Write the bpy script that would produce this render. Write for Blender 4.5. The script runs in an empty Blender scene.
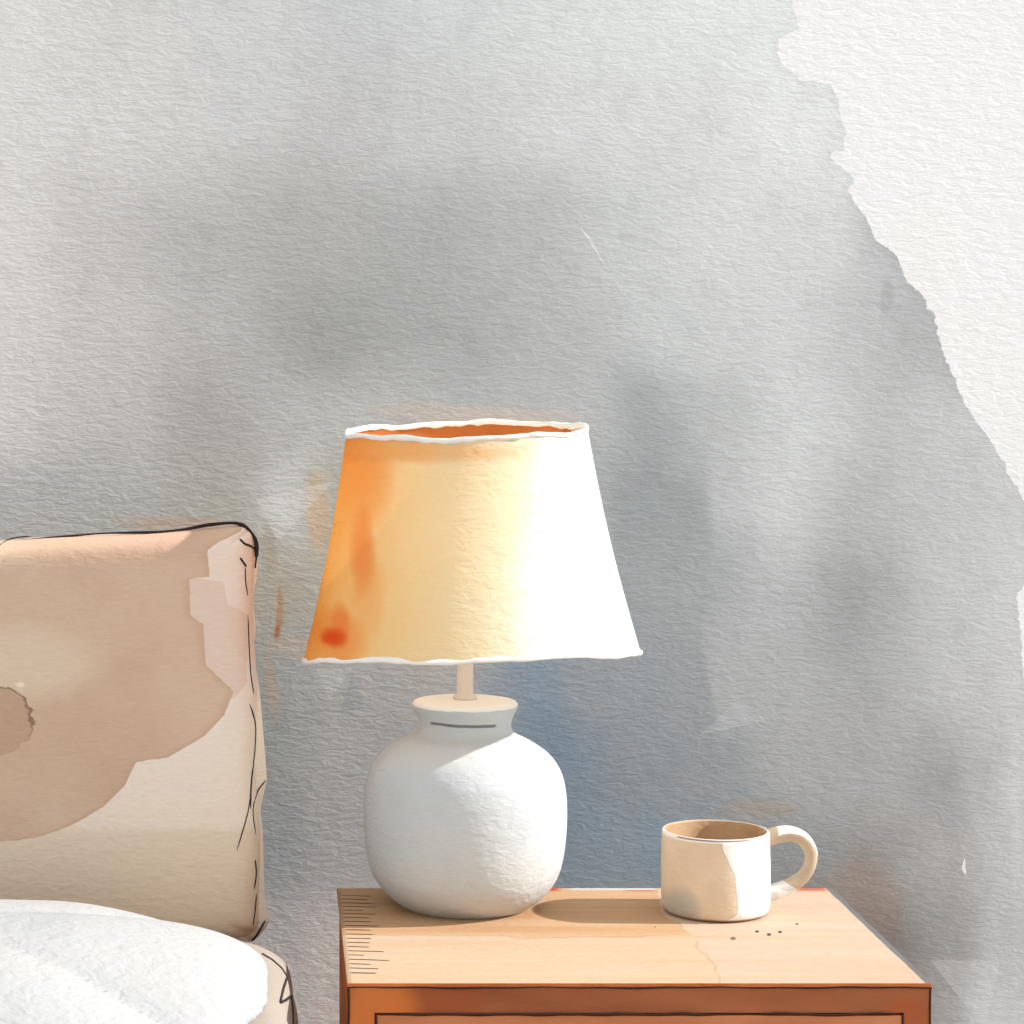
import bpy, bmesh, math, random
from mathutils import Vector, noise as mnoise
random.seed(7)
scene = bpy.context.scene
COL = scene.collection
F, PX, PY, HC = 2340.0, 279.0, 366.0, 1.13        # focal length (px), principal point, camera height

# ------------------------------------------------------------------ geometry of the view
def at(u, v, Y):                     # point on the vertical plane at depth Y
    return Vector(((u-PX)/F*Y, Y, HC-(v-PY)/F*Y))
def on(u, v, Z):                     # point on the horizontal plane at height Z
    Y = (HC-Z)*F/(v-PY)
    return Vector(((u-PX)/F*Y, Y, Z))

# ------------------------------------------------------------------ colour
def lin(c):
    c = c/255.0
    return c/12.92 if c <= .04045 else ((c+.055)/1.055)**2.4
def al(r, g, b, e=1.0):              # albedo that reads as this colour under irradiance e
    if isinstance(e, tuple): return (min(.95, lin(r)/e[0]), min(.95, lin(g)/e[1]), min(.95, lin(b)/e[2]), 1)
    return (min(.95, lin(r)/e), min(.95, lin(g)/e), min(.95, lin(b)/e), 1)

# ------------------------------------------------------------------ node expressions
class G:
    def __init__(s, name):
        s.m = bpy.data.materials.new(name); s.m.use_nodes = True
        s.nt = s.m.node_tree; s.nt.nodes.clear()
        s.out = s.n('ShaderNodeOutputMaterial')
        tc = s.n('ShaderNodeTexCoord'); s.co = tc.outputs['Object']
    def n(s, t): return s.nt.nodes.new(t)
    def plug(s, sock, val):
        if isinstance(val, X): val = val.o
        if hasattr(val, 'links'): s.nt.links.new(val, sock)
        else: sock.default_value = val
    def math(s, op, *a):
        q = s.n('ShaderNodeMath'); q.operation = op
        for i, v in enumerate(a): s.plug(q.inputs[i], v)
        return X(s, q.outputs[0])
    def xyz(s, co=None):
        q = s.n('ShaderNodeSeparateXYZ'); s.plug(q.inputs[0], co or s.co)
        return [X(s, o) for o in q.outputs]
    def scaled(s, sc, rot=(0, 0, 0), co=None):
        q = s.n('ShaderNodeMapping'); s.plug(q.inputs[0], co or s.co)
        q.inputs['Scale'].default_value = sc; q.inputs['Rotation'].default_value = rot
        return q.outputs[0]
    def noise(s, scale, detail=3, co=None, rough=.5, dist=0):
        q = s.n('ShaderNodeTexNoise'); s.plug(q.inputs['Vector'], co or s.co)
        q.inputs['Scale'].default_value = scale; q.inputs['Detail'].default_value = detail
        q.inputs['Roughness'].default_value = rough; q.inputs['Distortion'].default_value = dist
        return X(s, q.outputs[0])
    def sstep(s, a, b, x):           # smooth 0..1 as x goes a..b (a may exceed b)
        q = s.n('ShaderNodeMapRange'); q.interpolation_type = 'SMOOTHSTEP'
        s.plug(q.inputs[0], x)
        if not isinstance(a, X) and not isinstance(b, X) and a > b:
            q.inputs[1].default_value, q.inputs[2].default_value = b, a
            q.inputs[3].default_value, q.inputs[4].default_value = 1, 0
        else:
            s.plug(q.inputs[1], a); s.plug(q.inputs[2], b)
        return X(s, q.outputs[0])
    def ramp(s, x, x0, x1, stops, mode='LINEAR'):   # piecewise colour of x, stops in x units
        q = s.n('ShaderNodeMapRange'); q.inputs[1].default_value = x0; q.inputs[2].default_value = x1
        s.plug(q.inputs[0], x)
        r = s.n('ShaderNodeValToRGB'); cr = r.color_ramp; cr.interpolation = mode
        s.nt.links.new(q.outputs[0], r.inputs[0])
        stops = sorted(stops, key=lambda t: t[0])
        while len(cr.elements) < len(stops): cr.elements.new(.5)
        for e, (p, c) in zip(cr.elements, stops):
            e.position = 0.0
        for i, (p, c) in enumerate(stops):
            e = cr.elements[i]; e.position = min(1, max(0, (p-x0)/(x1-x0))); e.color = c
        return X(s, r.outputs[0])
    def curve(s, x, pts, y0, y1):    # piecewise-linear function y(x)
        st = [(p, ((y-y0)/(y1-y0),)*3+(1,)) for p, y in pts]
        xs = [p for p, _ in pts]
        r = s.ramp(x, min(xs), max(xs), st)
        return r*(y1-y0)+y0
    def mix(s, f, a, b, mode='MIX'):
        q = s.n('ShaderNodeMix'); q.data_type = 'RGBA'; q.blend_type = mode
        s.plug(q.inputs[0], f); s.plug(q.inputs[6], a); s.plug(q.inputs[7], b)
        return X(s, q.outputs[2])
    def blob(s, x, z, cx, cz, rx, rz, hard=0.0):    # soft round mark, 1 inside
        d = ((x-cx)*(1/rx))**2 + ((z-cz)*(1/rz))**2
        return s.sstep(1.0, hard, d)
    def finish(s, col, rough=.85, paper=.5, spec=.15, dist=.004, extra=None, trans=0, grain=(52, 60, 100)):
        b = s.n('ShaderNodeBsdfPrincipled'); s.plug(b.inputs['Base Color'], col)
        b.inputs['Roughness'].default_value = rough; b.inputs['Specular IOR Level'].default_value = spec
        nrm = None
        if paper:                     # rough, ribbed watercolour-paper tooth
            c = s.scaled(grain, (0, math.radians(-12), 0))
            h = s.noise(1.0, 2, c, .55, .6)*.8 + s.noise(3.1, 2, c)*.25
            bp = s.n('ShaderNodeBump'); bp.inputs['Strength'].default_value = paper
            bp.inputs['Distance'].default_value = dist
            s.plug(bp.inputs['Height'], h); nrm = bp.outputs[0]
            s.nt.links.new(nrm, b.inputs['Normal'])
        sh = b.outputs[0]
        if trans:
            t = s.n('ShaderNodeBsdfTranslucent'); s.plug(t.inputs[0], col)
            if nrm: s.nt.links.new(nrm, t.inputs['Normal'])
            mx = s.n('ShaderNodeMixShader'); mx.inputs[0].default_value = trans
            s.nt.links.new(sh, mx.inputs[1]); s.nt.links.new(t.outputs[0], mx.inputs[2]); sh = mx.outputs[0]
        s.nt.links.new(sh, s.out.inputs[0])
        return s.m
class X:
    def __init__(s, g, o): s.g, s.o = g, o
    def __add__(s, b): return s.g.math('ADD', s, b)
    __radd__ = __add__
    def __sub__(s, b): return s.g.math('SUBTRACT', s, b)
    def __rsub__(s, b): return s.g.math('SUBTRACT', b, s)
    def __mul__(s, b): return s.g.math('MULTIPLY', s, b)
    __rmul__ = __mul__
    def __truediv__(s, b): return s.g.math('DIVIDE', s, b)
    def __pow__(s, b): return s.g.math('MULTIPLY', s, s) if b == 2 else s.g.math('POWER', s, b)
    def gt(s, b): return s.g.math('GREATER_THAN', s, b)
    def lt(s, b): return s.g.math('LESS_THAN', s, b)

def plain(name, c, **k):
    g = G(name); return g.finish(c, **k)

# ------------------------------------------------------------------ objects
def tag(o, label, cat, group=None):
    o['label'] = label; o['category'] = cat
    if group: o['group'] = group
def empty(name, loc):
    o = bpy.data.objects.new(name, None); o.empty_display_size = .05; o.location = loc
    COL.objects.link(o); return o
def obj(name, bm, mats, parent=None, loc=(0, 0, 0), smooth=True, bevel=0, subsurf=0, autos=None):
    bmesh.ops.recalc_face_normals(bm, faces=bm.faces)
    me = bpy.data.meshes.new(name); bm.to_mesh(me); bm.free()
    for m in (mats if isinstance(mats, (list, tuple)) else [mats]): me.materials.append(m)
    for p in me.polygons: p.use_smooth = smooth
    o = bpy.data.objects.new(name, me); o.location = loc; COL.objects.link(o)
    if parent: o.parent = parent
    if bevel:
        b = o.modifiers.new('bevel', 'BEVEL'); b.width = bevel; b.segments = 3; b.limit_method = 'ANGLE'
    if subsurf:
        q = o.modifiers.new('sub', 'SUBSURF'); q.levels = q.render_levels = subsurf
    return o
def box(bm, x0, x1, y0, y1, z0, z1):
    vs = [bm.verts.new((x, y, z)) for x in (x0, x1) for y in (y0, y1) for z in (z0, z1)]
    for f in ((0, 1, 3, 2), (4, 6, 7, 5), (0, 4, 5, 1), (2, 3, 7, 6), (0, 2, 6, 4), (1, 5, 7, 3)):
        bm.faces.new([vs[i] for i in f])
    return bm
def catmull(pts, n=6):
    pts = [Vector(p) for p in pts]; out = []
    for i in range(len(pts)-1):
        p0, p1, p2, p3 = pts[max(0, i-1)], pts[i], pts[i+1], pts[min(len(pts)-1, i+2)]
        for k in range(n):
            t = k/n
            out.append(.5*((2*p1)+(p2-p0)*t+(2*p0-5*p1+4*p2-p3)*t*t+(3*p1-p0-3*p2+p3)*t**3))
    out.append(pts[-1]); return out
def tube(bm, pts, rad, seg=8, flat=1.0, taper=False):
    n = len(pts); rings = []
    for i, p in enumerate(pts):
        d = (pts[min(n-1, i+1)]-pts[max(0, i-1)]).normalized()
        a = d.cross(Vector((0, 1, 0)))
        if a.length < .01: a = d.cross(Vector((1, 0, 0)))
        a.normalize(); b = d.cross(a)
        r = rad(i/(n-1)) if callable(rad) else rad
        if taper: r *= max(.15, min(1, 8*min(i, n-1-i)/n))
        rings.append([bm.verts.new(p+a*math.cos(2*math.pi*k/seg)*r+b*math.sin(2*math.pi*k/seg)*r*flat) for k in range(seg)])
    for r0, r1 in zip(rings, rings[1:]):
        for k in range(seg): bm.faces.new((r0[k], r0[(k+1) % seg], r1[(k+1) % seg], r1[k]))
    bm.faces.new(rings[0]); bm.faces.new(rings[-1][::-1])
    return bm
def lathe(bm, prof, seg=96):
    rings = []
    for r, z in prof:
        if r < 1e-6: rings.append([bm.verts.new((0, 0, z))])
        else: rings.append([bm.verts.new((r*math.cos(2*math.pi*k/seg), r*math.sin(2*math.pi*k/seg), z)) for k in range(seg)])
    for a, b in zip(rings, rings[1:]):
        for k in range(seg):
            k2 = (k+1) % seg
            if len(a) == 1: bm.faces.new((a[0], b[k], b[k2]))
            elif len(b) == 1: bm.faces.new((a[k], b[0], a[k2]))
            else: bm.faces.new((a[k], b[k], b[k2], a[k2]))
    return bm
def smooth_profile(pts, n=5):
    return [(max(0, p.x), p.y) for p in catmull([Vector((a, b, 0)) for a, b in pts], n)]

# ================================================================== SETTING
WY = 3.0                                             # the wall plane
WS = F/WY
def wx(u): return (u-PX)/WS
def wz(v): return HC-(v-PY)/WS
WALL_E = .87
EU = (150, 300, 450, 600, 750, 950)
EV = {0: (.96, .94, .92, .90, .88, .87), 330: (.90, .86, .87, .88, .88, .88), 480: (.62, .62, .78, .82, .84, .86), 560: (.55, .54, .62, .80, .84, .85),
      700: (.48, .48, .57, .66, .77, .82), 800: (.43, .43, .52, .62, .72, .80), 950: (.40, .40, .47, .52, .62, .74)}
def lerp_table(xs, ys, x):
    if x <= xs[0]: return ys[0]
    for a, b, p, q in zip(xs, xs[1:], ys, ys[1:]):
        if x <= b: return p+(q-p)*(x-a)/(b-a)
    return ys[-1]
def wall_e(u, v):  # estimated light per spot; wash colour is lifted where the wall is shaded
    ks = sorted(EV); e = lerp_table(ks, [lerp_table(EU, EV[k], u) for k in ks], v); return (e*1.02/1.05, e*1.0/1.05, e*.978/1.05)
def wall_material():
    g = G('grey_wash_wall'); x, y, z = g.xyz()
    # soft bleeding of the wash: wobble the coordinates
    n1 = g.noise(7, 3); n2 = g.noise(7.0, 3, g.scaled((1, 1, 1), (0, 1.1, .4)))
    xs = x+(n1-.5)*.10; zs = z+(n2-.5)*.10
    E = WALL_E
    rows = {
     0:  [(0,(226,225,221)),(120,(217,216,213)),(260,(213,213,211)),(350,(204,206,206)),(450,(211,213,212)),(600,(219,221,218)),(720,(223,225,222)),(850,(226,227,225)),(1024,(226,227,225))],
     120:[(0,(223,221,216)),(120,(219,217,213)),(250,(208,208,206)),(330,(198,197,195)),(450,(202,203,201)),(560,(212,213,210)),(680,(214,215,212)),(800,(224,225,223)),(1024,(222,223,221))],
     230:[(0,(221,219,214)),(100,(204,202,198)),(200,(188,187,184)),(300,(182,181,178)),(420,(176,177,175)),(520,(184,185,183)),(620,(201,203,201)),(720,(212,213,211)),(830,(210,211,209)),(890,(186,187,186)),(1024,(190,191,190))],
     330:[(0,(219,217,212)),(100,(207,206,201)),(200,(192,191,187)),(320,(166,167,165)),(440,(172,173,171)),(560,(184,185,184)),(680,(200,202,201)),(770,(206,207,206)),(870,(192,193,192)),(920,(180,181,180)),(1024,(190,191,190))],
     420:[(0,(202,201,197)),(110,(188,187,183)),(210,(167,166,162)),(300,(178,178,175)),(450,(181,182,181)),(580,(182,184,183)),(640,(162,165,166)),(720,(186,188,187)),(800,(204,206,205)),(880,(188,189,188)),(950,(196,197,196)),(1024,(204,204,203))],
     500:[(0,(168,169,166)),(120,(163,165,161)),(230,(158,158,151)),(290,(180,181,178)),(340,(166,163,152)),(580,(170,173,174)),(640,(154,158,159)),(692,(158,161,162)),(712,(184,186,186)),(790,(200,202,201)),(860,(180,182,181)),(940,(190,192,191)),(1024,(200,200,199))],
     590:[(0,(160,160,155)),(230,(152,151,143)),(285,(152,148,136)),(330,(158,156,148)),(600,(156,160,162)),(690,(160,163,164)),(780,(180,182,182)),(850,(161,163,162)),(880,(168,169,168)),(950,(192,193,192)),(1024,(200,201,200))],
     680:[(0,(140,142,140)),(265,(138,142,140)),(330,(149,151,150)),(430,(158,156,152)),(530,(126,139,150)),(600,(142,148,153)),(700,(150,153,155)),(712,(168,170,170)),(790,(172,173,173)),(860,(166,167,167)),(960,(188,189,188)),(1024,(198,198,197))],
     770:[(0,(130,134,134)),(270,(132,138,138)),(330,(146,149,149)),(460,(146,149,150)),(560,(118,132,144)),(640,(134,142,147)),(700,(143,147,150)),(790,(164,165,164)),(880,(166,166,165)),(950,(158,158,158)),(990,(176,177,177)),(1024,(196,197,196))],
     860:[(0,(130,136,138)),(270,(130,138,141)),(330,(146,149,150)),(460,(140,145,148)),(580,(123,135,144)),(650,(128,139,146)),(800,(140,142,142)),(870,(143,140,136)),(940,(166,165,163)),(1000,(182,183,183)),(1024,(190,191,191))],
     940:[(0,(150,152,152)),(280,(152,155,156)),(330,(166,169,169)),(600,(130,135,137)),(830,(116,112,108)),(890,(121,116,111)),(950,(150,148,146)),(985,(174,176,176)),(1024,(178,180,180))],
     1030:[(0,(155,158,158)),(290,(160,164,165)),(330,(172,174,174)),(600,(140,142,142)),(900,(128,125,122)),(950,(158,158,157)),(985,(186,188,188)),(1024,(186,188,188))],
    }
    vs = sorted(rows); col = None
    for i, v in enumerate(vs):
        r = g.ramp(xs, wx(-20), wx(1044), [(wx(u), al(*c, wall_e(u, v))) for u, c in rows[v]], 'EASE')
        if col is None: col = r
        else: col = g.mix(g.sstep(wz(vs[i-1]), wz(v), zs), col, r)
    # blotchy pigment
    bl = g.noise(26, 4, None, .6)
    col = g.mix(1.0, col, g.ramp(bl, 0, 1, [(0, (.80, .80, .80, 1)), (.5, (.965, .965, .965, 1)), (1, (1, 1, 1, 1))]), 'MULTIPLY')
    gran = g.noise(380, 2)
    col = g.mix(1.0, col, g.ramp(gran, 0, 1, [(.25, (.93, .93, .93, 1)), (.6, (1, 1, 1, 1))]), 'MULTIPLY')
    def px(c, a, e=None): return g.mix(a, col, al(*c, e or E))
    # rusty and ochre bleeds
    for u, v, ru, rv, c, s in ((281, 615, 5, 42, (150, 96, 52), .55), (280, 634, 4, 10, (140, 62, 20), .6), (318, 515, 16, 55, (190, 150, 95), .4),
                               (268, 545, 12, 40, (140, 122, 95), .35), (272, 690, 9, 50, (165, 130, 90), .28), (300, 648, 40, 14, (180, 150, 110), .18),
                               (470, 416, 130, 16, (200, 182, 165), .55), (180, 522, 90, 10, (170, 140, 112), .4), (860, 900, 60, 60, (150, 118, 95), .25),
                               (548, 735, 40, 46, (104, 124, 142), .3), (650, 850, 22, 60, (110, 130, 146), .25), (760, 812, 50, 12, (160, 135, 112), .35),
                               (560, 850, 16, 60, (100, 120, 136), .25), (886, 298, 9, 24, (158, 158, 158), .5), (850, 620, 22, 60, (150, 152, 152), .35)):
        col = px(c, g.blob(xs*.35+x*.65, zs*.35+z*.65, wx(u), wz(v), ru/WS, rv/WS)*s, wall_e(u, v))
    # dry-edged light shapes
    def tri(a, b, c, colr, s):
        nonlocal col
        pts = [Vector((wx(p[0]), wz(p[1]))) for p in (a, b, c)]
        ar = (pts[1]-pts[0]).cross(pts[2]-pts[0]) if hasattr(Vector((0, 0)), 'cross') else 1
        m = None
        for i in range(3):
            p, q = pts[i], pts[(i+1) % 3]; d = q-p; nx, nz = -d.y, d.x
            r = pts[(i+2) % 3]
            if (r.x-p.x)*nx+(r.y-p.y)*nz < 0: nx, nz = -nx, -nz
            t = ((x-p.x)*nx+(z-p.y)*nz+(g_edge*(d.length*.6))).gt(0)
            m = t if m is None else m*t
        col = px(colr, m*s, wall_e(a[0], a[1]))
    g_edge = (g.noise(150, 3)-.5)*.004
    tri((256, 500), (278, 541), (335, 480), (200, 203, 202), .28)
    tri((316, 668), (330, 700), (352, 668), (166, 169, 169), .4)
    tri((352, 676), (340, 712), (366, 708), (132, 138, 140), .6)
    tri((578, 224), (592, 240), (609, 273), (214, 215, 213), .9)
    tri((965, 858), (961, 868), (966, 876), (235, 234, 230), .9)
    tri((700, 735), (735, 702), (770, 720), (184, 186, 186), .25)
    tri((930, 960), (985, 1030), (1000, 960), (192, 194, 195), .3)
    # the bare plaster beyond the ragged right edge of the wash
    edge = [(-10, 790), (28, 798), (38, 778), (62, 779), (80, 797), (78.5, 800), (84, 828), (100, 838), (135, 845), (150, 844), (153, 829), (161, 832), (176, 854),
            (190, 848), (200, 853), (214, 864), (238, 873), (246, 884), (256, 896), (280, 905), (296, 921), (318, 935), (344, 939), (372, 951), (402, 963), (420, 975),
            (452, 997), (480, 1011), (505, 1026), (580, 1030), (592, 1016), (684, 1025)]
    jit = (g.noise(60, 5, None, .65)-.5)*.018
    zj = z+(g.noise(70, 4, None, .6)-.5)*.01
    ex = g.curve(zj, [(wz(v), wx(u)) for v, u in edge], wx(700), wx(1060)) + jit
    d = x-ex
    rim = g.sstep(-.012, 0.0, d)*.10                                # pigment gathers along the dry edge
    col = g.mix(rim, col, al(160, 161, 160, E))
    fade = g.sstep(-.004, .004, z-wz(700)+(g.noise(5, 4)-.5)*.10)                            # below, the wash runs on
    col = px((246, 244, 240), g.sstep(0.0, .0016, d)*fade)
    col = px((234, 234, 231), g.blob(x, z, wx(925), wz(250), 26/WS, 42/WS, .9)*.5*g.sstep(0, .002, d))
    return g.finish(col, .95, .55, .05, .0043, grain=(52, 60, 125))
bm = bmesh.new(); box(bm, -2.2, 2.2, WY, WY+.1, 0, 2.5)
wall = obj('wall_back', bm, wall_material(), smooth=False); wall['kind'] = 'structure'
g = G('pale_floor_boards'); x, y, z = g.xyz()
st = g.noise(3, 4, g.scaled((9, .8, 1)))
fm = g.finish(g.ramp(st, 0, 1, [(.2, al(168, 164, 160)), (.8, al(190, 187, 183))]), .6, .15)
bm = bmesh.new(); box(bm, -2.2, 2.2, -.8, WY+.1, -.08, 0)
fl = obj('floor', bm, fm, smooth=False); fl['kind'] = 'structure'
bm = bmesh.new(); box(bm, -2.2, 2.2, WY-.014, WY, 0, .09)
bb = obj('baseboard_back', bm, plain('white_painted_wood', al(236, 235, 231), paper=.2), smooth=False, bevel=.003); bb['kind'] = 'structure'

# ================================================================== NIGHTSTAND
NX0, NX1, NY0, NY1, NZ = .064, .614, 2.2, 2.6, .55
NW, ND = NX1-NX0, NY1-NY0
ns = empty('nightstand', (NX0, NY0, 0))
tag(ns, 'wooden nightstand with pale top and red-brown drawer front beside the bed', 'nightstand')
def T(u, v):
    p = on(u, v, NZ); return p.x-NX0, p.y-NY0
def top_material():
    g = G('pale_wood_top'); x, y, z = g.xyz()
    E = TOP_E
    wob = (g.noise(9, 3)-.5)
    gr = g.noise(2.2, 5, g.scaled((1.1, 17, 1)), .6, 0)
    pale = g.ramp(gr, 0, 1, [(.25, al(243, 206, 172, E)), (.5, al(247, 217, 188, E)), (.75, al(249, 224, 199, E))])
    warm = g.ramp(gr, 0, 1, [(.25, al(226, 164, 110, E)), (.5, al(238, 188, 138, E)), (.75, al(244, 204, 160, E))])
    xe = T(697, 950)[0]
    edge = g.sstep(0, .0015, x-(xe+wob*.05))
    yb = T(500, 936)[1]
    far = g.sstep(-.01, .012, y-(yb+wob*.05))                       # the back half took more stain
    base = g.mix(far*.75, g.ramp(gr, 0, 1, [(.25, al(244, 207, 168, E)), (.75, al(249, 222, 192, E))]), warm)
    col = g.mix(edge, base, pale)
    # ring of the stain along its dry edge
    ln = g.sstep(.0022, .0, g.math('ABSOLUTE', x-(xe+wob*.05)))*g.sstep(.17, .15, y)
    col = g.mix(ln*.35, col, al(205, 150, 95, E))
    ln = g.sstep(.0025, .0, g.math('ABSOLUTE', y-(yb+wob*.05)))*g.sstep(xe, xe-.02, x)
    col = g.mix(ln*.45, col, al(214, 140, 90, E))
    # orange rubbed along the back edge
    bk = g.sstep(ND-.022, ND-.008, y)
    nz_ = g.noise(14, 2)
    for a, b, s in ((540, 566, .9), (622, 662, .8), (772, 836, .75)):
        xa, xb = T(a, 893)[0], T(b, 893)[0]
        col = g.mix(g.sstep(xa, xa+.012, x)*g.sstep(xb, xb-.012, x)*bk*s, col, al(226, 78, 30, E))
    xa, xb = T(566, 890)[0], T(662, 890)[0]
    col = g.mix(g.sstep(ND-.012, ND-.008, y)*g.sstep(xa, xa+.01, x)*g.sstep(xb, xb-.01, x), col, al(246, 242, 236, E))
    # pen hatching along the left end
    hs = g.math('FRACT', (y+x*.10+wob*.012)*58)
    hl = g.noise(40, 2, g.scaled((.15, 1.6, 1)))
    hatch = hs.lt(.21)*g.sstep(.004, .005, x)*g.sstep(.0, .001, (hl*.060+.002)-x)*g.sstep(.02, .03, y)*g.sstep(.37, .36, y)
    col = g.mix(hatch*.9, col, al(70, 52, 40, E))
    col = g.mix(g.sstep(.006, .002, x)*.35, col, al(120, 84, 56, E))
    # small dried drips beside the mug
    for u, v, r, s in ((733, 938.5, 3.2, .75), (757, 931.5, 2.3, .95), (769, 934.5, 2.7, .95), (780, 932, 2.4, .95), (797, 924, 1.8, .9), (655, 927, 1.2, .8)):
        a, b = T(u, v)
        col = g.mix(g.blob(x-(y-b)*((u-PX)/F), y, a, b, r/980, r/400, .5)*s, col, al(88, 74, 68, E))
    # dark stained arris down the right end
    col = g.mix(g.sstep(NW-.0075, NW-.006, x+wob*.004)*.85, col, al(112, 122, 134, E))
    # sawn edges of the board are red-brown
    geo = g.n('ShaderNodeNewGeometry'); nz = g.xyz(geo.outputs['Normal'])[2]
    eg = g.noise(3, 4, g.scaled((3, 3, 12)))
    brown = g.ramp(eg, 0, 1, [(.25, al(134, 70, 40, .8)), (.5, al(170, 94, 54, .8)), (.75, al(196, 116, 70, .8))])
    col = g.mix(nz.gt(.6), brown, col)
    return g.finish(col, .75, .35, .1, .004, grain=(52, 110, 60))
TOP_E = 1.78
def brown_material(name, dark, mid, light, E=.8, seed=0):
    g = G(name); x, y, z = g.xyz()
    a = g.noise(2.4, 4, g.scaled((2.2, 2, 9)))
    b = g.noise(9, 3)
    col = g.ramp(a, 0, 1, [(.25, al(*dark, E)), (.5, al(*mid, E)), (.78, al(*light, E))])
    col = g.mix(g.sstep(.6, .66, b)*.35, col, al(*dark, E))
    return g, col, x, y, z
g, col, x, y, z = brown_material('stained_brown_wood', (150, 86, 56), (176, 106, 70), (194, 122, 82), 1.3)
col = g.mix(g.blob(x, z, .085, .532, .055, .02, .2)*.7, col, al(140, 72, 40, .8))
col = g.mix(g.blob(x, z, .03, .50, .05, .08, .2)*.6, col, al(206, 116, 56, .8))
col = g.mix(g.blob(x, z, .525, .505, .03, .04, .2)*.6, col, al(158, 78, 44, .8))
brown = g.finish(col, .7, .3, .1)
g, col, x, y, z = brown_material('orange_stained_side', (170, 92, 44), (196, 112, 56), (210, 130, 68), .95)
side_m = g.finish(col, .7, .3, .1)
g, col, x, y, z = brown_material('drawer_front_wood', (172, 102, 66), (196, 124, 84), (212, 142, 100), 1.05)
drawer_m = g.finish(col, .7, .3, .1)
ink = plain('dark_ink_line', al(52, 46, 46), paper=0, rough=.9)
gapm = plain('dark_wood_joint', al(58, 34, 26), paper=0, rough=.9)
bm = bmesh.new(); box(bm, 0, NW, 0, ND, NZ-.0042, NZ)
obj('top_panel', bm, top_material(), ns, smooth=False, bevel=.0008)
zb, zt = .14, NZ-.0068
for sx, x0 in ((0, .003), (1, NW-.021)):
    bm = bmesh.new(); box(bm, x0, x0+.018, .004, ND-.002, zb, zt+.0025)
    obj('side_panel', bm, side_m if sx == 0 else brown, ns, smooth=False, bevel=.001)
bm = bmesh.new(); box(bm, .021, NW-.021, ND-.012, ND-.004, zb, zt); obj('back_panel', bm, brown, ns, smooth=False)
bm = bmesh.new(); box(bm, .021, NW-.021, .03, ND-.012, zb, zb+.014); obj('bottom_panel', bm, brown, ns, smooth=False)
# face frame
fz = NZ-.010-.0185
bm = bmesh.new()
box(bm, .0012, NW-.0012, .0012, .02, fz, NZ-.0046)
box(bm, .0012, .026, .0012, .02, zb, fz)
box(bm, NW-.026, NW-.0012, .0012, .02, zb, fz)
box(bm, .026, NW-.026, .0012, .02, .335, .352)
box(bm, .026, NW-.026, .0012, .02, zb, zb+.014)
obj('face_frame', bm, brown, ns, smooth=False)
# dark joint between the top board and the frame, and down the corner
bm = bmesh.new()
pts = [Vector((t*NW, .0004, NZ-.0044+.0004*math.sin(t*23)+.0003*math.sin(t*61))) for t in [i/60 for i in range(61)]]
tube(bm, pts, lambda t: .0007+.0004*math.sin(t*9)**2, 6)
pts = [Vector((.0012+.0006*math.sin(i*.9), .0008, NZ-.005-i*.012)) for i in range(33)]
tube(bm, pts, .0012, 6)
pts = [Vector((NW-.0012-.0006*math.sin(i*.8), .0008, NZ-.005-i*.012)) for i in range(33)]
tube(bm, pts, .001, 6)
obj('edge_line', bm, gapm, ns)
for i, (a, b) in enumerate(((.355, fz-.0025), (zb+.016, .333))):
    bm = bmesh.new(); box(bm, .0285, NW-.0285, .0005, .018, a, b)
    box(bm, .04, NW-.04, .018, ND-.03, a+.01, a+.02)
    box(bm, .04, .05, .018, ND-.03, a+.01, b-.02); box(bm, NW-.05, NW-.04, .018, ND-.03, a+.01, b-.02)
    d = obj('drawer', bm, drawer_m, ns, smooth=False)
    bm = bmesh.new()
    lathe(bm, [(0, 0), (.006, 0), (.006, .012), (.013, .018), (.014, .024), (.009, .029), (0, .030)], 32)
    bmesh.ops.rotate(bm, verts=bm.verts, cent=(0, 0, 0), matrix=__import__('mathutils').Matrix.Rotation(math.pi/2, 3, 'X'))
    obj('knob', bm, gapm, d, loc=(NW/2, .0005, (a+b)/2))
    if i == 0:
        bm = bmesh.new()
        zz = fz-.0012
        tube(bm, [Vector((.027+t*(NW-.054)*.70, .0002, zz+.0006*math.sin(t*40)*t)) for t in [k/80 for k in range(81)]], lambda t: .0011+.0006*math.sin(t*17)**2, 6, taper=True)
        tube(bm, [Vector((.027+(NW-.054)*(.72+t*.275), .0002, zz+.0008*math.sin(t*9))) for t in [k/40 for k in range(41)]], .0012, 6, taper=True)
        tube(bm, [Vector((.0275, .0002, zz-t*.17)) for t in [k/20 for k in range(21)]], .0012, 6)
        tube(bm, [Vector((NW-.0275, .0002, zz-t*.17)) for t in [k/20 for k in range(21)]], .0012, 6)
        obj('drawer_outline', bm, gapm, d)
for lx in (.026, NW-.026):
    for ly in (.026, ND-.026):
        bm = bmesh.new()
        r = [(.0, 0), (.012, 0), (.02, .14), (0, .14)]
        lathe(bm, r, 24); obj('leg', bm, brown, ns, loc=(lx, ly, 0))

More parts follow.
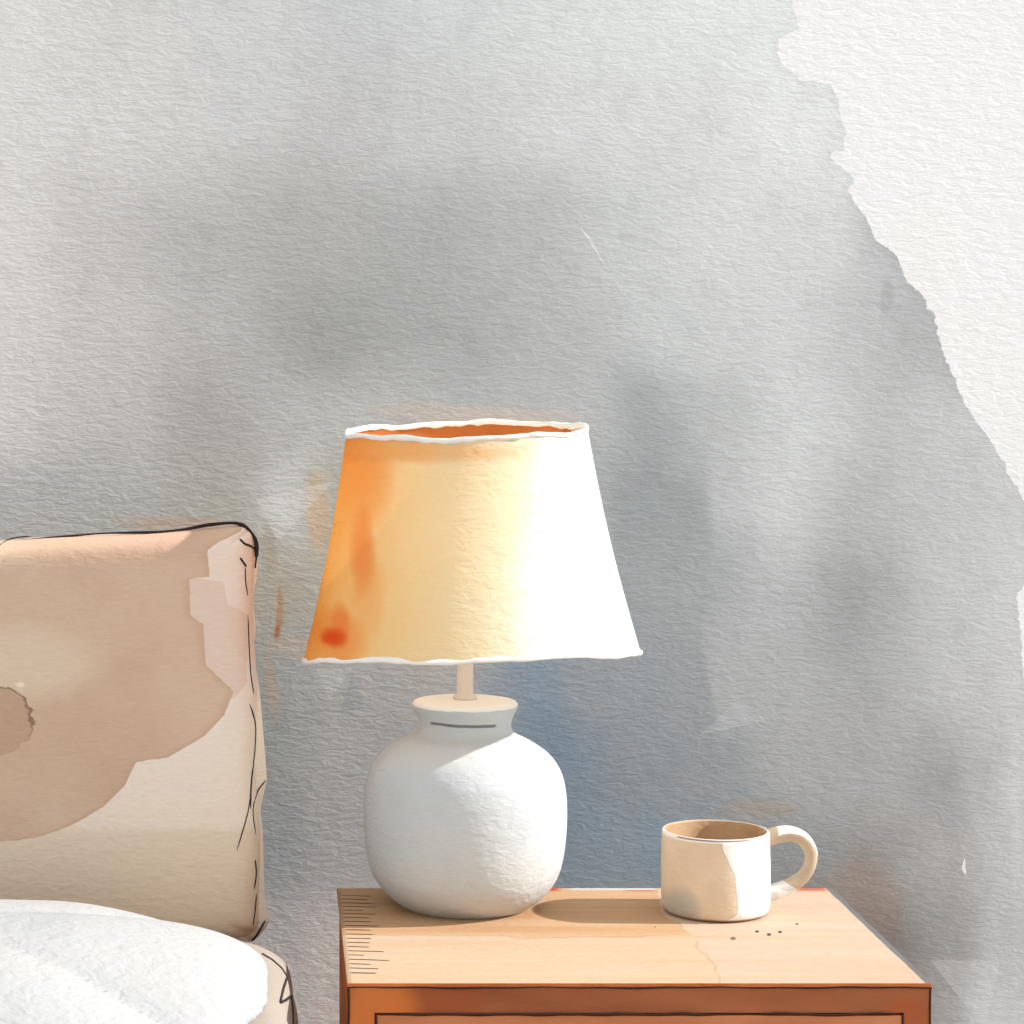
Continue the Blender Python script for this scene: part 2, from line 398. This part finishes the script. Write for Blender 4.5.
# ================================================================== LAMP
LY = 2.52; LS = F/LY; LU = 465.0
LX = (LU-PX)/LS
lamp = empty('table_lamp', (LX, LY, NZ))
tag(lamp, 'white ceramic table lamp on the nightstand, tapered shade with amber glow and sunlit white painted in', 'lamp')
def lz(v): return HC-(v-PY)/LS-NZ
def vase_material():
    g = G('grey_white_glaze'); x, y, z = g.xyz()
    n = g.noise(16, 4, None, .6)
    col = g.ramp(n, 0, 1, [(.2, al(196, 201, 204, 1.12)), (.5, al(206, 210, 211, 1.12)), (.8, al(213, 216, 216, 1.12))])
    col = g.mix(g.sstep(0, .001, z-(lz(704.5)-.0005)+(g.noise(40, 2)-.5)*.004), col, al(245, 244, 241))    # white glazed lip
    # brushed dark stroke on the neck
    zc = lz(720)+.0012*1
    st = g.sstep(.0020, .0012, g.math('ABSOLUTE', z-(zc-(x+.02)*.03)+(g.noise(30, 2)-.5)*.003))
    m = st*g.sstep(-.040, -.038, x)*g.sstep(.031, .028, x)*y.lt(0)
    col = g.mix(m*.85, col, al(92, 95, 97, .9))
    return g.finish(col, .55, .4, .2, .004)
prof = [(0, 903.2), (62, 903.2), (66, 901), (80, 890), (91.5, 874), (97.5, 855), (100.5, 832), (101.5, 808), (100, 786), (95, 768), (84, 752.5), (66, 740), (51, 732.5), (46.5, 726), (46.5, 719), (49, 712), (52, 706), (52.5, 702), (50, 699.5), (46, 699), (12, 697.5), (0, 697)]
pm = [(r/LS, lz(v)) for r, v in prof]
z0 = pm[0][1]; pm = [(r, max(0, z-z0) if i < 2 else z-z0) for i, (r, z) in enumerate(pm)]
bm = bmesh.new()
pp = [pm[0]] + smooth_profile(pm[1:-2], 5) + pm[-2:]
lathe(bm, pp, 128)
obj('lamp_base', bm, vase_material(), lamp)
white_metal = plain('white_enamel_stem', al(226, 214, 203, .95), paper=.2, rough=.5)
zs0, zs1 = lz(698.2)-z0, lz(655)-z0
bm = bmesh.new(); lathe(bm, [(0, zs0), (.013, zs0), (.0125, zs0+.004), (.0088, zs0+.007), (.0086, zs1), (.0086, zs1+.05), (0, zs1+.05)], 40)
obj('stem', bm, white_metal, lamp)
bm = bmesh.new(); lathe(bm, [(0, zs1+.05), (.016, zs1+.05), (.018, zs1+.055), (.018, zs1+.085), (.014, zs1+.09), (0, zs1+.09)], 40)
obj('socket', bm, white_metal, lamp)
bm = bmesh.new(); lathe(bm, [(0, zs1+.09)]+smooth_profile([(.013, zs1+.09), (.015, zs1+.10), (.027, zs1+.125), (.03, zs1+.145), (.022, zs1+.166), (.008, zs1+.1745)], 4)+[(0, zs1+.175)], 32)
g = G('warm_bulb'); e = g.n('ShaderNodeEmission'); e.inputs[0].default_value = (1, .80, .52, 1); e.inputs[1].default_value = 10.0
g.nt.links.new(e.outputs[0], g.out.inputs[0])
obj('bulb', bm, g.m, lamp)
# shade: oval, tapered, hung slightly askew
SB, ST = (471.5-LU)/LS, (466.5-LU)/LS
RB, RT, OV = 168/LS, 120/LS, .78
ZB, ZT = lz(655)-z0, lz(428)-z0
def shade_pt(phi, t, inset=0.0, dz=0.0):
    rx = RB+(RT-RB)*t - .004*math.sin(math.pi*t) - inset
    cx = SB+(ST-SB)*t
    sx, sy = math.cos(phi), math.sin(phi)
    x, y = cx+rx*sx, rx*OV*sy
    z = ZB+(ZT-ZB)*t + (-.0125*(1-t)+.0055*t)*sy + .0235*(x) + dz
    wob = .0012*math.sin(phi*5+1)+.0008*math.sin(phi*11)
    z += wob*(abs(2*t-1)**6)
    return Vector((x, y, z))
def shade_grid(inset, t0, t1, nt, seg=128, flip=False):
    bm = bmesh.new(); rows = []
    for j in range(nt+1):
        t = t0+(t1-t0)*j/nt
        rows.append([bm.verts.new(shade_pt(2*math.pi*k/seg, t, inset)) for k in range(seg)])
    for a, b in zip(rows, rows[1:]):
        for k in range(seg): bm.faces.new((a[k], a[(k+1) % seg], b[(k+1) % seg], b[k]))
    return bm
def shade_material():
    g = G('painted_glow_dyed_fabric'); x, y, z = g.xyz(); E = SH_E
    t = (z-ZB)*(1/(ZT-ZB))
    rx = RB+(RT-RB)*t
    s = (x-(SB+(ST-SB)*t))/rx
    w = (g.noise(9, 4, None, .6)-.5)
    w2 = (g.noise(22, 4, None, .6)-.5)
    q = s-(t-.5)*.42*g.sstep(-.4, .4, s)+w*.38+w2*.12  # amber lamp glow fading to sunlit white, painted into the fabric colour
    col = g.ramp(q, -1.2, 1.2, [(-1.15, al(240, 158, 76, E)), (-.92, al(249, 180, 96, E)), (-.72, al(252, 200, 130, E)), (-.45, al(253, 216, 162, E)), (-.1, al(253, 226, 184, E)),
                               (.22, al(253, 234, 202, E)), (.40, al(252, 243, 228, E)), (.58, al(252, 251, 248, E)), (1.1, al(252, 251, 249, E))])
    # drops of stronger dye that bled into the cloth
    for u, v, ru, rv, c, a in ((335, 627, 34, 34, (242, 130, 46), .55), (332, 629, 15, 13, (228, 62, 12), .85), (339, 612, 10, 24, (240, 110, 34), .4), (362, 468, 34, 62, (240, 140, 52), .55),
                               (360, 545, 15, 52, (238, 118, 40), .6), (366, 585, 20, 52, (244, 160, 80), .35), (350, 505, 14, 60, (246, 170, 92), .3), (430, 448, 100, 12, (250, 190, 112), .5), (395, 440, 50, 20, (248, 180, 100), .5)):
        X0, Z0 = (u-LU)/LS, lz(v)-z0
        col = g.mix(g.blob(x+w2*.010, z+w2*.014, X0, Z0, ru/LS, rv/LS)*y.lt(.02)*a, col, al(*c, E))
    # dry edge where the painted amber glow stops, low on the right of the front
    ze = lz(632)-z0
    edge = g.curve(x, [((500-LU)/LS, lz(662)-z0), ((508-LU)/LS, lz(650)-z0), ((516-LU)/LS, lz(634)-z0), ((528-LU)/LS, lz(633)-z0), ((536-LU)/LS, lz(641)-z0), ((545-LU)/LS, lz(648)-z0)], lz(700)-z0, lz(600)-z0)
    m = g.sstep(.001, 0, z-edge+w2*.01)*g.sstep((500-LU)/LS, (502-LU)/LS, x)*y.lt(.02)
    col = g.mix(m*.9, col, al(252, 251, 249, E))
    return g.finish(col, .9, .5, .05, .0035, trans=.25)
SH_E = .98
shade = obj('lamp_shade', shade_grid(0, 0, 1, 24), shade_material(), lamp)
lining = plain('orange_lining', al(226, 130, 62, .62), paper=.3, rough=.9)
gl = G('orange_lining_wash'); n = gl.noise(14, 4)
lz_ = gl.xyz()[2]
lining = gl.finish(gl.mix(gl.sstep(ZT-.035, ZT-.028, lz_), al(236, 232, 226), gl.ramp(n, 0, 1, [(.25, al(196, 112, 62, 1.15)), (.6, al(218, 138, 82, 1.15)), (.8, al(236, 176, 124, 1.15))])), .9, .3, .05, trans=.35)
obj('lining', shade_grid(.0025, .004, .996, 16), lining, shade)
trimm = plain('white_shade_trim', al(240, 238, 233, 1.0), paper=.5, dist=.006)
for t, h in ((1.0, .0042), (0.0, .0032)):
    bm = bmesh.new(); seg = 160; rings = []
    prof_ = [(-.0012, -h), (.0018, -h*.9), (.002, .0), (.0008, .0012), (-.0032, .0006), (-.004, -h)] if t else [(-.004, h), (-.0032, -.0012), (.001, -.0016), (.0022, 0), (.0018, h*.6), (-.0012, h)]
    for k in range(seg):
        phi = 2*math.pi*k/seg; ring = []
        for i, (dr, dz) in enumerate(prof_):
            j = mnoise.noise(Vector((math.cos(phi)*9, math.sin(phi)*9, i*3.1+t*7)))*.0030
            ring.append(bm.verts.new(shade_pt(phi, t, -dr, dz+(j if abs(dz) > .002 else j*.35))))
        rings.append(ring)
    for k in range(seg):
        a, b = rings[k], rings[(k+1) % seg]
        for i in range(len(a)): bm.faces.new((a[i], a[(i+1) % len(a)], b[(i+1) % len(a)], b[i]))
    obj('shade_trim', bm, trimm, shade)
# spider that carries the shade on the stem
bm = bmesh.new()
zr = ZT-.012
for k in range(3):
    phi = k*2*math.pi/3+.5
    e_ = shade_pt(phi, .95, .002)
    tube(bm, [Vector((0, 0, zr-.004)), (e_+Vector((0, 0, zr-.004)))/2, e_], .0012, 8)
tube(bm, [Vector((0, 0, zs1+.06)), Vector((.036, 0, zs1+.10)), Vector((.04, 0, zs1+.15)), Vector((.02, 0, zr-.006)), Vector((0, 0, zr-.003))], .0012, 8)
obj('shade_spider', bm, white_metal, lamp)

# ================================================================== MUG
MY = 1357.2/(911.5-PY); MS = F/MY; MU = 715.5
MX = (MU-PX)/MS
mug = empty('mug', (MX, MY, NZ))
tag(mug, 'small tan glazed mug, lit side painted white, with round handle on the nightstand', 'mug')
MH = HC-(829.5-PY)/MS-NZ; MR = 53.8/MS
def mz(v): return HC-(v-PY)/MS-NZ
def mug_material():
    g = G('tan_glaze_painted_lit_side'); x, y, z = g.xyz()
    n = g.noise(30, 4)
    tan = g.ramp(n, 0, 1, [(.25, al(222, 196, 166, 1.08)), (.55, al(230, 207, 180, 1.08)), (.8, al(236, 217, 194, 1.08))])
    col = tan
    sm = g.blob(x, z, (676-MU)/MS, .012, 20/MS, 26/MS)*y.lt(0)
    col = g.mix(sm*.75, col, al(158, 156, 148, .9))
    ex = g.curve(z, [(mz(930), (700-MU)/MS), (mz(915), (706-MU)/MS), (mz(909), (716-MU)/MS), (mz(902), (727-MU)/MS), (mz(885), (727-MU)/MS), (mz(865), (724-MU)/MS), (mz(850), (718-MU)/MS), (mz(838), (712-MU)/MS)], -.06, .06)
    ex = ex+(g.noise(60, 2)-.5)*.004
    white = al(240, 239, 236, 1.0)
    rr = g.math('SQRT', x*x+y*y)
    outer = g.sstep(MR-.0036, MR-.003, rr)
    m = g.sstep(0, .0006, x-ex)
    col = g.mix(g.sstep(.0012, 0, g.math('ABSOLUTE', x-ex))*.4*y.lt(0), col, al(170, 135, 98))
    col = g.mix(m, col, white)  # sunlit right side of the mug put into the colour as white
    # bare rim and foot
    rim = g.math('MAXIMUM', g.sstep(MH-.0040, MH-.0034, z), g.sstep(.0028, .002, z))
    col = g.mix(rim, col, al(240, 236, 229))
    inner = g.ramp(n, 0, 1, [(.25, al(184, 146, 108, 1.25)), (.55, al(206, 170, 132, 1.25)), (.8, al(216, 184, 150, 1.25))])
    col = g.mix(outer, inner, col)
    # brushed dark line under the rim at the front
    ln = g.sstep(.0011, .0006, g.math('ABSOLUTE', z-(MH-.0014)))*g.sstep(-.048, -.044, x)*g.sstep(.034, .022, x)*y.lt(0)
    col = g.mix(ln*.8, col, al(96, 68, 46, .9))
    return g.finish(col, .5, .35, .25, .003)
w = .0034
mp = [(0, 0), (MR-.011, 0), (MR-.005, .0012), (MR-.0015, .005), (MR-.0002, .011), (MR, .02), (MR, MH*.6), (MR-.0008, MH-.006), (MR-.0010, MH-.0016), (MR-.0018, MH-.0003), (MR-.003, MH), (MR-.0042, MH-.0005), (MR-.0048, MH-.002), (MR-.0048, MH*.6), (MR-.005, .02), (MR-.008, .009), (MR-.016, .006), (0, .0055)]
bm = bmesh.new(); lathe(bm, mp, 128)
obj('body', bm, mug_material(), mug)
hp = [(766, 839), (779, 834.5), (792, 834), (804, 840), (811, 853), (808.5, 868), (800, 879), (789, 886), (777, 891), (766, 893)]
pts = [Vector(((u-MU)/MS, 0, mz(v))) for u, v in hp]
g = G('tan_handle_glaze'); x, y, z = g.xyz(); n = g.noise(40, 3)
hcol = g.ramp(n, 0, 1, [(.3, al(212, 184, 152, 1.45)), (.7, al(226, 202, 174, 1.45))])
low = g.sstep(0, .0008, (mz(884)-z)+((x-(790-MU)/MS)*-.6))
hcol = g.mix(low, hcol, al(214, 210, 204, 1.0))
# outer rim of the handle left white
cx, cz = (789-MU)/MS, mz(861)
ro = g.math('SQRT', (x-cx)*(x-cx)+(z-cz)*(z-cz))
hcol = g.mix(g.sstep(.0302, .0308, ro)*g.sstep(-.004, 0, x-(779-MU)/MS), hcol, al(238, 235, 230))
bm = bmesh.new(); tube(bm, catmull(pts, 6), lambda t: .0080+.0012*math.cos(2*math.pi*t), 20, flat=.85)
obj('handle', bm, g.finish(hcol, .5, .35, .25, .003), mug)

# ================================================================== BED
bed = empty('bed', (-.03, 2.68, 0))
tag(bed, 'bed with a beige mattress standing left of the nightstand', 'bed')
beige = plain('beige_ticking', al(222, 205, 188, 1.7), paper=.4)
BW, BL = 1.45, 1.95
bm = bmesh.new(); box(bm, -BW, 0, -BL, -.03, .29, .505)
obj('mattress', bm, beige, bed, bevel=.03)
bm = bmesh.new(); box(bm, -BW+.01, -.01, -BL, -.03, .17, .289)
obj('bed_frame', bm, brown, bed, smooth=False, bevel=.004)
bm = bmesh.new(); box(bm, -BW+.01, -.04, -.028, .012, .17, .88)
obj('headboard', bm, brown, bed, smooth=False, bevel=.008)
for lx in (-BW+.06, -.07):
    for ly in (-BL+.06, -.09):
        bm = bmesh.new(); lathe(bm, [(0, 0), (.018, 0), (.026, .17), (0, .17)], 24); obj('leg', bm, brown, bed, loc=(lx, ly, 0))

def cushion(W, H, Tk, r, n=56, edge=None, p=2.6, puff=.55, lump=0.0, seed=0):
    """puffy cushion in its own x-z plane (half sizes W, H, half thickness Tk along y)"""
    bm = bmesh.new(); V = {}
    def pos(i, j):
        a, b = 2*i/n-1, 2*j/n-1
        a = math.copysign(1-(1-abs(a))**1.35, a); b = math.copysign(1-(1-abs(b))**1.35, b)
        k = max(abs(a), abs(b)); px, pz = abs(a)*W, abs(b)*H
        rx = r*k
        dx, dz = px-(W*k-rx), pz-(H*k-rx)
        if dx > 0 and dz > 0:
            d = max(dx, dz); L = math.hypot(dx, dz); px = W*k-rx+dx*d/L; pz = H*k-rx+dz*d/L
        h = Tk*max(0, (1-abs(a)**p)*(1-abs(b)**p))**puff
        return math.copysign(px, a), math.copysign(pz, b), h
    for s in (-1, 1):
        for i in range(n+1):
            for j in range(n+1):
                px, pz, h = pos(i, j)
                e = i in (0, n) or j in (0, n)
                if e and s == 1: V[s, i, j] = V[-1, i, j]; continue
                q = mnoise.noise(Vector((px*6+seed, pz*6, s*2.0)))*lump*(h/Tk)
                ex = edge(px, pz) if edge else (0, 0)
                V[s, i, j] = bm.verts.new((px+ex[0], s*(h+q), pz+ex[1]))
        for i in range(n):
            for j in range(n):
                f = [V[s, i, j], V[s, i+1, j], V[s, i+1, j+1], V[s, i, j+1]]
                bm.faces.new(f if s == -1 else f[::-1])
    return bm

# ---- large tan cushion standing against the headboard
CY = 2.545; CS = F/CY
CW, CH = .33, .206
def cpx(u, v): p = at(u, v, CY); return p
top_right = cpx(253, 524); bot_right = cpx(262, 930)
CC = Vector((cpx(253, 0).x-CW, CY, (top_right.z+bot_right.z)/2))
CH = (top_right.z-bot_right.z)/2
cush = empty('cushion', (CC.x, CC.y, CC.z-CH))
cush.rotation_euler.z = math.radians(-2.5)
tag(cush, 'large upright tan cushion with dark piping, standing at the head of the bed', 'cushion')
def cl(u, v, dy=0):                    # pixel -> cushion coordinates (on its seam plane)
    p = cpx(u, v); return Vector((p.x-CC.x, dy, p.z-(CC.z-CH)))
def cedge(px, pz):
    t = (1-(pz/CH))/2                  # 0 top .. 1 bottom
    ex = .0095*t*max(0, px/CW) + .0015*math.sin(pz*40)*max(0, px/CW)
    ez = (-.044*(max(0, 1-(px+CW)/(2*CW))) - .0012*math.sin((px/CW+.2)*9))*max(0, pz/CH)
    return ex, ez
def cushion_material():
    g = G('tan_washed_linen'); x, y, z = g.xyz(); E = CU_E
    zz = lambda v: cl(0, v).z
    xx = lambda u: cl(u, 0).x
    w = g.noise(7, 4, None, .55); w2 = g.noise(45, 4, None, .6)-.5
    xj = x+w2*.006; zj = z+w2*.006
    # light linen ground, warmer towards the hem
    col = g.ramp(z, zz(930), zz(520), [(zz(925), al(220, 198, 172, E)), (zz(880), al(222, 202, 178, E)), (zz(822), al(224, 206, 184, E)), (zz(815), al(232, 216, 198, E)), (zz(740), al(233, 218, 203, E)), (zz(640), al(232, 214, 200, E)), (zz(525), al(230, 210, 196, E))])
    # pink-tan patch by the right seam
    ed2 = g.curve(zj, [(zz(520), xx(200)), (zz(574), xx(200)), (zz(576), xx(226)), (zz(598), xx(231)), (zz(604), xx(244)), (zz(612), xx(250)), (zz(676), xx(249)), (zz(690), xx(238)), (zz(705), xx(200)), (zz(712), xx(-450))], xx(-460), xx(300))
    col = g.mix(g.sstep(.0006, 0, xj-ed2)*.9, col, al(221, 197, 180, E))
    # main brown wash with a hard dry edge
    ed = g.curve(zj, [(zz(516), xx(246)), (zz(528), xx(243)), (zz(538), xx(222)), (zz(546), xx(211)), (zz(572), xx(213)), (zz(574), xx(193)), (zz(608), xx(195)), (zz(618), xx(207)), (zz(658), xx(210)), (zz(670), xx(224)), (zz(684), xx(236)),
                      (zz(706), xx(228)), (zz(728), xx(207)), (zz(748), xx(172)), (zz(752), xx(142)), (zz(776), xx(130)), (zz(796), xx(110)), (zz(814), xx(80)), (zz(826), xx(50)), (zz(831), xx(20)), (zz(834), xx(-40)), (zz(838), xx(-200)), (zz(842), xx(-420))], xx(-430), xx(300))
    d = xj-ed
    washc = g.ramp(w, 0, 1, [(.25, al(197, 165, 142, E)), (.5, al(206, 177, 153, E)), (.75, al(213, 189, 164, E))])
    lt = g.blob(x+w2*.02, z+(w-.5)*.10, xx(28), zz(655), 95/CS, 55/CS)
    washc = g.mix(lt*.7, washc, al(220, 203, 178, E))
    washc = g.mix(g.blob(x, z+(w-.5)*.05, xx(120), zz(530), 150/CS, 34/CS)*.6, washc, al(196, 158, 136, E))
    washc = g.mix(g.sstep(-.012, 0, d)*.35, washc, al(186, 148, 124, E))
    col = g.mix(g.sstep(.0006, 0, d), col, washc)
    # darker water mark at the left
    rad = g.math('SQRT', ((x-xx(2))*(1/(38/CS)))**2+((z-zz(712))*(1/(34/CS)))**2)+w2*.55+(w-.5)*.5
    col = g.mix(g.sstep(1.0, .97, rad)*.85, col, al(188, 156, 132, E))
    col = g.mix(g.sstep(.90, .98, rad)*g.sstep(1.01, .985, rad)*.7*g.sstep(zz(735), zz(715), z), col, al(112, 84, 64, E))
    col = g.mix(g.blob(x, z, xx(28), zz(678), 6/CS, 3/CS)*.8, col, al(244, 228, 206, E))
    wv = g.noise(1, 2, g.scaled((90, 60, 420)))
    col = g.mix(1.0, col, g.ramp(wv, 0, 1, [(.2, (.93, .93, .93, 1)), (.7, (1, 1, 1, 1))]), 'MULTIPLY')
    return g.finish(col, .9, .35, .05, .004)
CU_E = .95
cm = cushion(CW, CH, .052, .016, 80, cedge, 30.0, .42, .0012)
bmesh.ops.translate(cm, verts=cm.verts, vec=(0, 0, CH))
from mathutils.bvhtree import BVHTree
cover_tree = BVHTree.FromBMesh(cm)
obj('cushion_cover', cm, cushion_material(), cush)
# frayed flange down the right side
bm = bmesh.new()
outer = [(257, 548), (257, 556), (258, 566), (257, 578), (255, 588), (254, 602), (256, 630), (254, 645), (256, 665), (260, 690), (264, 735), (266, 758), (267, 777), (264, 792), (261, 808), (263, 830), (264, 860), (265, 890), (269, 914), (268, 921), (258, 934), (250, 938)]
op = catmull([cl(u, v) for u, v in outer], 4)
NF = len(op)
rowsF = []
for i, p in enumerate(op):
    inn = Vector((p.x-.022, 0, p.z)) if i < NF-8 else Vector((p.x-.012, 0, p.z+.010))
    row = []
    for s in (-1, 1):
        for k, f in enumerate((0, .5, 1)):
            q = inn.lerp(p, f)
            row.append(bm.verts.new(q+Vector((0, s*(.010*(1-f)+.0016), 0))))
    rowsF.append(row)
for a, b in zip(rowsF, rowsF[1:]):
    for s in (0, 3):
        for k in (0, 1): bm.faces.new((a[s+k], a[s+k+1], b[s+k+1], b[s+k]))
    bm.faces.new((a[2], a[5], b[5], b[2]))
flange_tree = BVHTree.FromBMesh(bm)
obj('flange', bm, plain('cream_flange_linen', al(231, 218, 203, .92), paper=.5), cush)
# black piping round the top corner
bm = bmesh.new()
pth = [(-60, 546), (-10, 543), (10, 541), (60, 536), (100, 532.5), (130, 531.5), (160, 530.5), (185, 528), (210, 523.5), (232, 521.5), (243, 523.5), (251, 530), (256.5, 539), (257.5, 551), (256, 566)]
tube(bm, catmull([cl(u, v, -.010) for u, v in pth], 6), lambda t: (.0010+.0012*max(0, math.sin((t-.12)*2.0))**2+.0003*math.sin(t*37))*(1 if t < .95 else .5), 8)
obj('piping', bm, ink, cush)
# loose dark stitches along the right seam
def seat(p):                           # lay the stitch on the cloth
    hs_ = [t.ray_cast(Vector((p.x, -1, p.z)), Vector((0, 1, 0)))[0] for t in (cover_tree, flange_tree)]
    ys = [h.y for h in hs_ if h]
    return Vector((p.x, (min(ys) if ys else 0)-.0006, p.z))
for seg_, r in (([(3, 545), (8, 540), (18, 537), (32, 536)], .0007), ([(242, 535), (247, 540), (253, 544), (257, 553)], .0013), ([(243, 553), (249, 563)], .0012), ([(248, 563), (248, 575), (250, 592)], .0007), ([(250, 610), (251, 640), (253, 670), (256, 690)], .0008),
                ([(252, 697), (256, 715), (256, 740), (253, 780), (253, 800)], .0011), ([(253, 785), (250, 805), (240, 839)], .0006), ([(267, 777), (259, 787), (255, 802), (258, 828)], .0007), ([(257, 850), (258, 865), (256, 880)], .0010), ([(258, 885), (257, 900), (255, 916)], .0008), ([(266, 916), (258, 930), (252, 938)], .0011)):
    bm = bmesh.new(); tube(bm, [seat(p) for p in catmull([cl(u, v) for u, v in seg_], 5)], r, 6, taper=True)
    obj('stitch', bm, ink, cush)

# ---- beige blanket folded over the edge of the mattress
blanket = empty('blanket', (-.03, 2.25, .505))
tag(blanket, 'beige folded blanket with black piped edge hanging under the white pillow', 'blanket')
bm = bmesh.new()
sec = [(-.95, .004), (-.5, .004), (-.2, .003), (-.06, .003), (0, .002), (.0045, -.03), (.005, -.12), (.006, -.20), (.012, -.207), (.022, -.205), (.040, -.17), (.047, -.10), (.0475, -.05), (.046, -.016), (.040, .008), (.030, .022), (.014, .032), (-.012, .0385), (-.06, .041), (-.2, .041), (-.5, .041), (-.95, .040), (-.957, .022)]
cs = catmull([Vector((a, 0, b)) for a, b in sec], 3)
NYS = 34; rows_ = []
for j in range(NYS+1):
    y = -.62+.78*j/NYS
    f = min(1, (NYS-j)/1.5+.35) if j > NYS-2 else 1
    row = []
    for k, p in enumerate(cs):
        out = max(0, min(1, (p.x+.02)/.05))
        wv = .0022*math.sin(y*34+p.z*20)*out
        row.append(bm.verts.new((p.x+wv, y, p.z if p.z < .006 else .004+(p.z-.004)*(1 if j < NYS else .75))))
    rows_.append(row)
for a, b in zip(rows_, rows_[1:]):
    n_ = len(a)
    for k in range(n_): bm.faces.new((a[k], a[(k+1) % n_], b[(k+1) % n_], b[k]))
bm.faces.new(rows_[0]); bm.faces.new(rows_[-1][::-1])
from mathutils.bvhtree import BVHTree
btree = BVHTree.FromBMesh(bm)
obj('blanket_cloth', bm, plain('beige_wool', al(219, 205, 190, 2.1), paper=.5), blanket)
bm = bmesh.new()
def bl(u, v, Y):                       # seat the piping on the cloth
    b0 = Vector((-.03, 2.25, .505)); c0 = Vector((0, 0, HC))-b0
    p = at(u, v, Y)-b0
    hit = btree.ray_cast(c0, (p-c0).normalized())[0]
    if hit is None: hit = btree.find_nearest(p)[0]
    return hit-(p-c0).normalized()*.0005
def poly(pp, n=8):
    return [bl(a[0]+(b[0]-a[0])*k/n, a[1]+(b[1]-a[1])*k/n, 2.36) for a, b in zip(pp, pp[1:]) for k in range(n)]+[bl(*pp[-1], 2.36)]
p1 = poly([(262, 954), (272, 960), (281, 968), (287, 977)]); p2 = poly([(287, 977), (283, 990), (280, 1003), (286, 1000), (291, 996)]); p3 = poly([(291, 996), (292.5, 1010), (293, 1030)])
tube(bm, p1+p2[1:]+p3[1:], .0014, 8)
obj('piping', bm, ink, blanket)

# ---- white pillow lying in front of the cushion
PWY = 2.165
pil = empty('pillow', (-.345, PWY, .549))
tag(pil, 'plump white pillow lying on the beige blanket in front of the tan cushion', 'pillow')
pm_ = cushion(.335, .245, .064, .20, 64, None, 2.2, .62, .010, 3)
for v in pm_.verts:
    x_, y_, z_ = v.co
    t = -y_                                  # front face of the cushion becomes the top
    v.co = (x_, z_, t if t > 0 else t*.12)
lo = min(v.co.z for v in pm_.verts)
for v in pm_.verts: v.co.z -= lo
g = G('white_cotton'); n = g.noise(5, 3)
wc = g.finish(g.ramp(n, 0, 1, [(.3, al(232, 235, 238, 2.05)), (.5, al(240, 241, 242, 2.05)), (.7, al(243, 243, 242, 2.05))]), .9, .5, .05, .006)
obj('pillow_cover', pm_, wc, pil)

# ================================================================== LIGHT, CAMERA
w = bpy.data.worlds.new('daylight'); scene.world = w; w.use_nodes = True
nt = w.node_tree; nt.nodes.clear()
o = nt.nodes.new('ShaderNodeOutputWorld'); b = nt.nodes.new('ShaderNodeBackground')
tc = nt.nodes.new('ShaderNodeTexCoord'); sep = nt.nodes.new('ShaderNodeSeparateXYZ')
nt.links.new(tc.outputs['Generated'], sep.inputs[0])
mr = nt.nodes.new('ShaderNodeMapRange'); mr.inputs[1].default_value = -1; mr.inputs[2].default_value = 1
mr.inputs[3].default_value = .80; mr.inputs[4].default_value = 1.05
nt.links.new(sep.outputs[2], mr.inputs[0])
nt.links.new(mr.outputs[0], b.inputs['Strength']); b.inputs['Color'].default_value = (.985, .995, 1, 1)
nt.links.new(b.outputs[0], o.inputs[0])
s = bpy.data.lights.new('sun', 'SUN'); s.energy = 6.0; s.angle = math.radians(.9); s.color = (1, .98, .95)
so = bpy.data.objects.new('sun', s); COL.objects.link(so)
el, az = math.radians(32), math.radians(1.5)          # from the right, almost along the wall
so.rotation_euler = Vector((math.cos(el)*math.cos(az), -math.cos(el)*math.sin(az), math.sin(el))).to_track_quat('Z', 'Y').to_euler()
so.location = (3, 1.5, 3)
cam = bpy.data.cameras.new('camera'); co = bpy.data.objects.new('camera', cam); COL.objects.link(co)
co.location = (0, 0, HC); co.rotation_euler = (math.pi/2, 0, 0)
cam.sensor_width = 36; cam.sensor_fit = 'HORIZONTAL'; cam.lens = F/1024*36
cam.shift_x = (512-PX)/1024; cam.shift_y = -(512-PY)/1024
scene.camera = co
vs = scene.view_settings
vs.view_transform = 'Standard'; vs.look = 'None'; vs.gamma = 1; vs.use_curve_mapping = False; vs.exposure = 0.0
